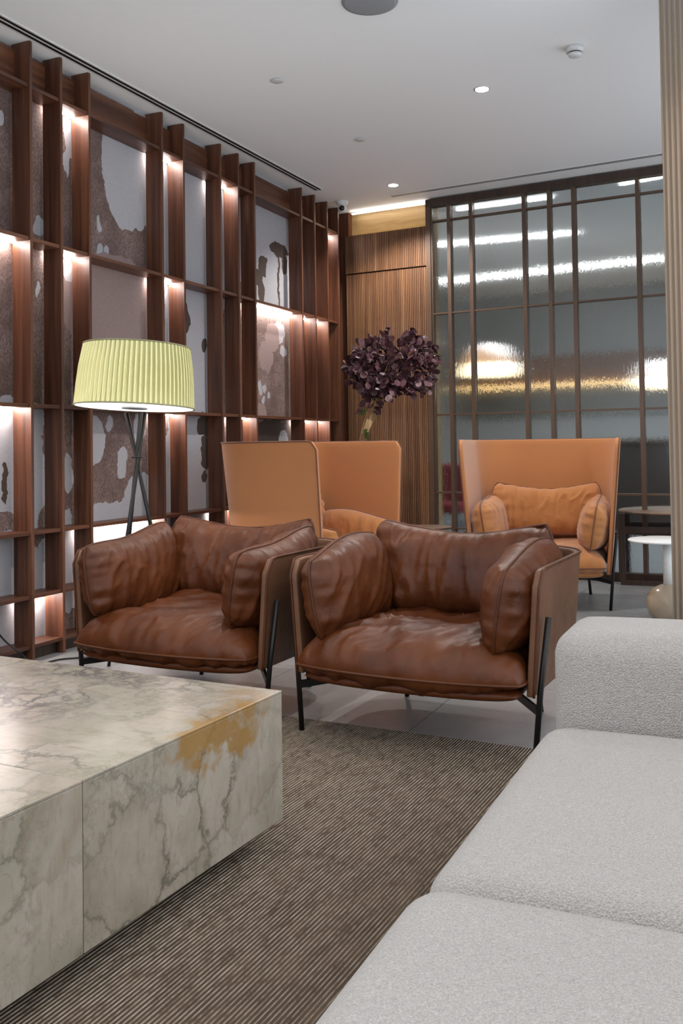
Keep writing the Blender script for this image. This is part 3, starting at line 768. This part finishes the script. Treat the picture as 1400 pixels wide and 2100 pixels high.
# lamp flex on the floor
pts = [onx(-25, 1270, XF+0.01), onx(8, 1312, XF+0.03), onx(45, 1342, XF+0.10)]
fl_pts = [hz(62, 1357, .006), hz(85, 1361, .006), hz(105, 1356, .006), hz(125, 1352, .006), hz(160, 1349, .006), hz(215, 1345, .006), hz(260, 1330, .006)]
pp = pts+fl_pts; sm_ = []
for i in range(len(pp)-1):
    p0, p1, p2, p3 = pp[max(i-1, 0)], pp[i], pp[i+1], pp[min(i+2, len(pp)-1)]
    for q in range(6):
        t_ = q/6; sm_.append(0.5*((2*p1)+(p2-p0)*t_+(2*p0-5*p1+4*p2-p3)*t_*t_+(3*p1-p0-3*p2+p3)*t_**3))
sm_.append(pp[-1])
tag(MB().tube(sm_, 0.0045, 6).build('power_cable', M['black'], None, True), 'thin black lamp cable trailing along the floor by the bookshelf', 'cable')

# ------------------------------------------------------------------ small tables
def disc(mb, r, z0, z1, c=(0, 0), n=56): return mb.lathe([(r*0.985, z0), (r, z0+.3*(z1-z0)), (r, z0+.8*(z1-z0)), (r*0.985, z1)], n, (c[0], c[1], 0))
M['white_top'] = plain('white_lacquer', (236, 236, 234), 0.35)
M['ceramic'] = plain('beige_ceramic', (178, 160, 138), 0.22)
rp = hz(1290, 1107, .50); rc_ = rp+Rt.normalized()*0.235; rc_ = Vector((rc_.x, rc_.y, 0))
rt = thing('side_table', 'round white side table on a bulbous beige ceramic base', 'table', (rc_.x, rc_.y, 0))
disc(MB(), 0.235, 0.488, 0.50).build('table_top', M['white_top'], rt, True)
MB().lathe([(0.028, 0.22), (0.026, 0.487)], 24).build('stem', M['white_top'], rt, True)
MB().lathe([(0.07, 0.0), (0.115, 0.03), (0.135, 0.09), (0.128, 0.15), (0.095, 0.195), (0.045, 0.218), (0.03, 0.222)], 40).build('base', M['ceramic'], rt, True)
M['oak'] = walnut('brown_oak', 'x', dark=(84, 62, 48), lite=(128, 102, 82))
wt = thing('side_table', 'round wooden side table with dark sled legs before the glass', 'table', tuple(hz(1395, 1195, 0)[:2])+(0,), radians(3))
disc(MB(), 0.46, 0.555, 0.575).build('table_top', M['oak'], wt, True)
for sy in (-1, 1):
    f = MB(); X0, X1, Y = -0.43, 0.30, sy*0.24
    f.bar((X0, Y, 0.018), (X1, Y, 0.018), 0.022, 0.035).bar((X0+.012, Y, 0.036), (X0+.012, Y, 0.554), 0.022, 0.05, (1, 0, 0)).bar((X1-.012, Y, 0.036), (X1-.012, Y, 0.554), 0.022, 0.05, (1, 0, 0)).bar((X0+.03, Y, 0.43), (X1-.03, Y, 0.43), 0.02, 0.05)
    f.build('sled_leg', M['walnut_dark'], wt)
sp_ = hz(880, 1080, 0.47)
st = thing('side_table', 'small round brown side table between the high back chairs', 'table', (sp_.x-0.03, sp_.y, 0))
disc(MB(), 0.20, 0.455, 0.47).build('table_top', M['oak'], st, True)
MB().lathe([(0.015, 0.012), (0.015, 0.454)], 16).build('stem', M['black'], st, True)
disc(MB(), 0.14, 0.0, 0.012).build('base', M['black'], st, True)

# ------------------------------------------------------------------ vase with dried eucalyptus
ec = dep(806, 752, 7.3)
vb = dep(716, 1000, 7.3)
va = thing('vase', 'tall dark floor vase standing behind the sideways high back chair', 'vase', (vb.x, vb.y, 0))
MB().lathe([(0.10, 0), (0.14, 0.05), (0.15, 0.35), (0.11, 0.62), (0.07, 0.74), (0.075, 0.80)], 32, cap1=False).build('body', plain('vase_glaze', (52, 44, 40), 0.3), va, True)
MB().lathe([(0.075, 0.80), (0.06, 0.79), (0.055, 0.74), (0.05, 0.60)], 32, cap0=False).build('neck', plain('vase_neck', (46, 38, 34), 0.4), va, True)
bq = thing('eucalyptus_bouquet', 'bunch of dried purple eucalyptus in front of the fluted panel', 'plant', (vb.x, vb.y, 0.78))
org = Vector((vb.x, vb.y, 0.78))
M['stem'] = plain('straw_stem', (168, 136, 96), 0.8); M['moss'] = plain('green_moss', (78, 92, 34), 0.9)
def leaf_mat():
    t = NT('purple_leaf'); inf = t.node('ObjectInfo'); n = t.noise(t.coord('Object'), 50, 3)
    g = t.node('NewGeometry'); w_ = t.noise(g.outputs['Position'], 9, 3)
    c = t.ramp(t.math('ADD', t.math('MULTIPLY', inf.outputs['Random'], 0.6), t.math('MULTIPLY', w_.outputs[0], 0.5)), [(0.15, srgb(62, 34, 40)), (0.45, srgb(88, 54, 60)), (0.75, srgb(112, 76, 80)), (1.0, srgb(132, 98, 98))])
    c = t.mix(t.math('MULTIPLY', n.outputs[0], 0.3), c, srgb(52, 28, 34))
    return t.set(Base_Color=c, Roughness=0.5)
M['leaf'] = leaf_mat()
P1 = dep(750, 882, 7.25)-org; P2 = dep(778, 815, 7.28)-org; EC = ec-org
rl = random.Random(3)
leaves = []
for i in range(26):
    th = rl.uniform(0, 2*pi); cp = rl.uniform(-0.75, 1.0); rr = rl.uniform(0.75, 1.0)
    spn = sqrt(max(0, 1-cp*cp))
    tip = EC+(Rt*cos(th)*spn*0.385+Fw*sin(th)*spn*0.30+Up*cp*0.30)*rr
    jit = lambda a: Vector((rl.uniform(-a, a), rl.uniform(-a, a), rl.uniform(-a, a)))
    b0 = Vector((rl.uniform(-.03, .03), rl.uniform(-.03, .03), -0.1)); b1 = P1*0.97+jit(.022); b2 = P2+jit(.035)
    ctrl = [b0, b1, b2, b2.lerp(tip, 0.5)+jit(.04)+Up*0.03, tip]
    cur = []
    for s in range(4):
        p0, p1, p2, p3 = ctrl[max(s-1, 0)], ctrl[s], ctrl[s+1], ctrl[min(s+2, 4)]
        for q in range(5):
            t_ = q/5; cur.append(0.5*((2*p1)+(p2-p0)*t_+(2*p0-5*p1+4*p2-p3)*t_*t_+(3*p1-p0-3*p2+p3)*t_**3))
    cur.append(tip)
    MB().tube(cur, [0.0038*(1-0.7*a/(len(cur)-1)) for a in range(len(cur))], 5).build('stem', M['stem'], bq, True)
    for a in range(11, len(cur)):
        d = (cur[min(a+1, len(cur)-1)]-cur[a-1]).normalized()
        for sd in range(3 if a < len(cur)-2 else 5):
            out = (d.orthogonal().normalized()); out.rotate(Matrix.Rotation(rl.uniform(0, 2*pi), 3, d)); out = (out+d*rl.uniform(0, .7)).normalized()
            leaves.append((cur[a]+jit(.02), out, rl.uniform(0.8, 1.35)))
# extra leaves filling the crown
for i in range(520):
    th = rl.uniform(0, 2*pi); cp = rl.uniform(-0.9, 0.95); rr = rl.uniform(0.55, 1.0); spn = sqrt(1-cp*cp)
    o_ = Rt*cos(th)*spn*0.36+Fw*sin(th)*spn*0.28+Up*cp*0.27
    leaves.append((EC+o_*rr+Up*0.0, (o_.normalized()+jit(.8)).normalized(), rl.uniform(.9, 1.5)))
for i in range(46):
    c_ = dep(rl.uniform(735, 790), rl.uniform(795, 850), 7.25+rl.uniform(-.1, .05))-org
    leaves.append((c_, jit(1).normalized(), rl.uniform(.85, 1.3)))
LV = [(0, 0, 0)]; LF = []
for i in range(9):
    a = 2*pi*i/9; LV.append((0.022+0.024*cos(a)+0.0, 0.021*sin(a), 0.004*abs(sin(a))+0.002*cos(2*a)))
LV[0] = (0.022, 0, 0)
for i in range(9): LF.append((0, 1+i, 1+(i+1) % 9))
lme = MB().add(LV, LF).mesh('leaf', M['leaf'])
leaves.sort(key=lambda L: (org+L[0]-CAM).dot(Fw))
rest = MB()
for i, (p, out, sc) in enumerate(leaves):
    q = out.to_track_quat('X', 'Z'); q.rotate(Matrix.Rotation(0, 3, 'X')) if False else None
    mt = q.to_matrix() @ Matrix.Rotation(rl.uniform(0, 2*pi), 3, 'X')
    if i < 300: inst(lme, 'leaf', bq, p, mt.to_euler(), (sc, sc, sc))
    else: rest.add([p+mt @ (Vector(v)*sc) for v in LV], LF)
ro = rest.build('leaves', M['leaf'], bq); ro['kind'] = 'stuff'
MB().tube([P1*0.90+Vector((0, 0, -.02)), P1*0.97, P1.lerp(P2, 0.3)], [0.026, 0.022, 0.030], 12).build('twine_wrap', M['stem'], bq, True)
for (u, v, r_) in ((741, 846, .018), (750, 886, .016), (752, 895, .014), (746, 842, .014)):
    c_ = dep(u, v, 7.20)-org; mbm = MB()
    for k_ in range(60):
        d = Vector((rl.gauss(0, 1), rl.gauss(0, 1), rl.gauss(0, 1))).normalized(); a = c_+d*r_*rl.uniform(.3, 1); mbm.bar(a, a+d*r_*0.8, .003, .003)
    mo = mbm.build('moss_tuft', M['moss'], bq)

# ------------------------------------------------------------------ ceiling fittings
def ceil_thing(name, label, cat, u, v, group=None):
    p = hz(u, v, CEIL); return thing(name, label, cat, (p.x, p.y, CEIL), 0, group)
lab = {0: 'larger bright recessed downlight in the middle of the ceiling', 1: 'small bright recessed downlight near the back corner of the ceiling'}
for i, (u, v) in enumerate(((988, 182), (806, 379))):
    t = ceil_thing('recessed_downlight', lab[i], 'light', u, v, 'recessed downlights')
    MB().lathe([(0.050, -0.004), (0.050, -0.0005)], 32).build('trim_ring', M['white_plastic'], t, True)
    MB().lathe([(0.040, -0.0065), (0.040, -0.0042)], 32).build('lens', M['down_emit'], t)
t = ceil_thing('ceiling_speaker', 'large round grey ceiling speaker grille at the top of the view', 'speaker', 758, 3)
MB().lathe([(0.135, -0.008), (0.140, -0.001)], 56).build('rim', M['grey_plastic'], t, True)
MB().lathe([(0.120, -0.012), (0.1345, -0.0085)], 56).build('grille', M['grey_plastic'], t, True)
MB().box(-.018, .018, -.105, -.099, -.0135, -.0121).build('badge', M['black'], t)
for i, (u, v) in enumerate(((568, 165), (738, 286))):
    t = ceil_thing('sprinkler_cover', ('larger round sprinkler cover on the ceiling left of the downlight', 'smaller round sprinkler cover further back on the ceiling')[i], 'sprinkler', u, v, 'flush sprinkler covers')
    MB().lathe([(0.036, -0.007), (0.040, -0.0045)], 32).build('cover', M['white_plastic'], t, True)
    MB().lathe([(0.030, -0.0044), (0.030, -0.0005)], 32).build('collar', M['grey_plastic'], t, True)
t = ceil_thing('smoke_detector', 'white domed smoke detector on the ceiling near the curtain', 'smoke detector', 1178, 97)
MB().lathe([(0.036, -0.030), (0.048, -0.027), (0.050, -0.001)], 36).build('base', M['white_plastic'], t, True)
MB().lathe([(0.034, -0.036), (0.034, -0.0305)], 36).build('vent', M['black'], t, True)
MB().lathe([(0.018, -0.056), (0.034, -0.050), (0.038, -0.0365)], 36).build('cap', M['white_plastic'], t, True)
t = ceil_thing('security_camera', 'white dome security camera in the corner above the bookshelf', 'camera', 701, 413)
MB().lathe([(0.030, -0.048), (0.052, -0.020), (0.056, -0.001)], 32).build('mount', M['white_plastic'], t, True)
ball = []
for j in range(9):
    a = -pi/2+pi*j/8; ball.append((max(0.0008, 0.040*cos(a)), 0.040*sin(a)))
MB().lathe(ball, 28, (0, 0, -0.062)).build('eyeball', M['white_plastic'], t, True)
dv = (CAM+Vector((-.6, 0, 0))-hz(701, 420, CEIL)); dv = Vector((dv.x, dv.y, -1.6)).normalized(); cc = Vector((0, 0, -0.062))
MB().tube([cc+dv*0.030, cc+dv*0.043], 0.024, 20).build('lens', M['dark_glass'], t, True)
MB().tube([cc+dv*0.028, cc+dv*0.0405], 0.030, 20).build('lens_ring', M['white_plastic'], t, True)
# slot diffusers
def slot(pa, pb, label, wd):
    a = hz(*pa, CEIL); b = hz(*pb, CEIL); d = (b-a).normalized(); nrm = Vector((-d.y, d.x, 0))
    t = thing('slot_diffuser', label, 'air vent', (a.x, a.y, CEIL), 0, 'ceiling slot diffusers')
    z = Vector((0, 0, -0.0025)); L = b-a
    for o_ in (-1, 1): MB().bar(z+nrm*o_*wd*0.32, L+z+nrm*o_*wd*0.32, wd*0.34, 0.004).build('slot', M['black'], t)
    for o_ in (-1, 0, 1): MB().bar(z+nrm*o_*wd*0.62, L+z+nrm*o_*wd*0.62, wd*0.20, 0.005).build('rib', M['white_plastic'], t)
aL = hz(-60, 5, CEIL)
slot((-60, 5), (653, 389), 'long black double slot vent running beside the bookshelf', 0.055)
slot((802, 402), (1400, 309), 'thin black double slot vent above the glazed partition', 0.040)
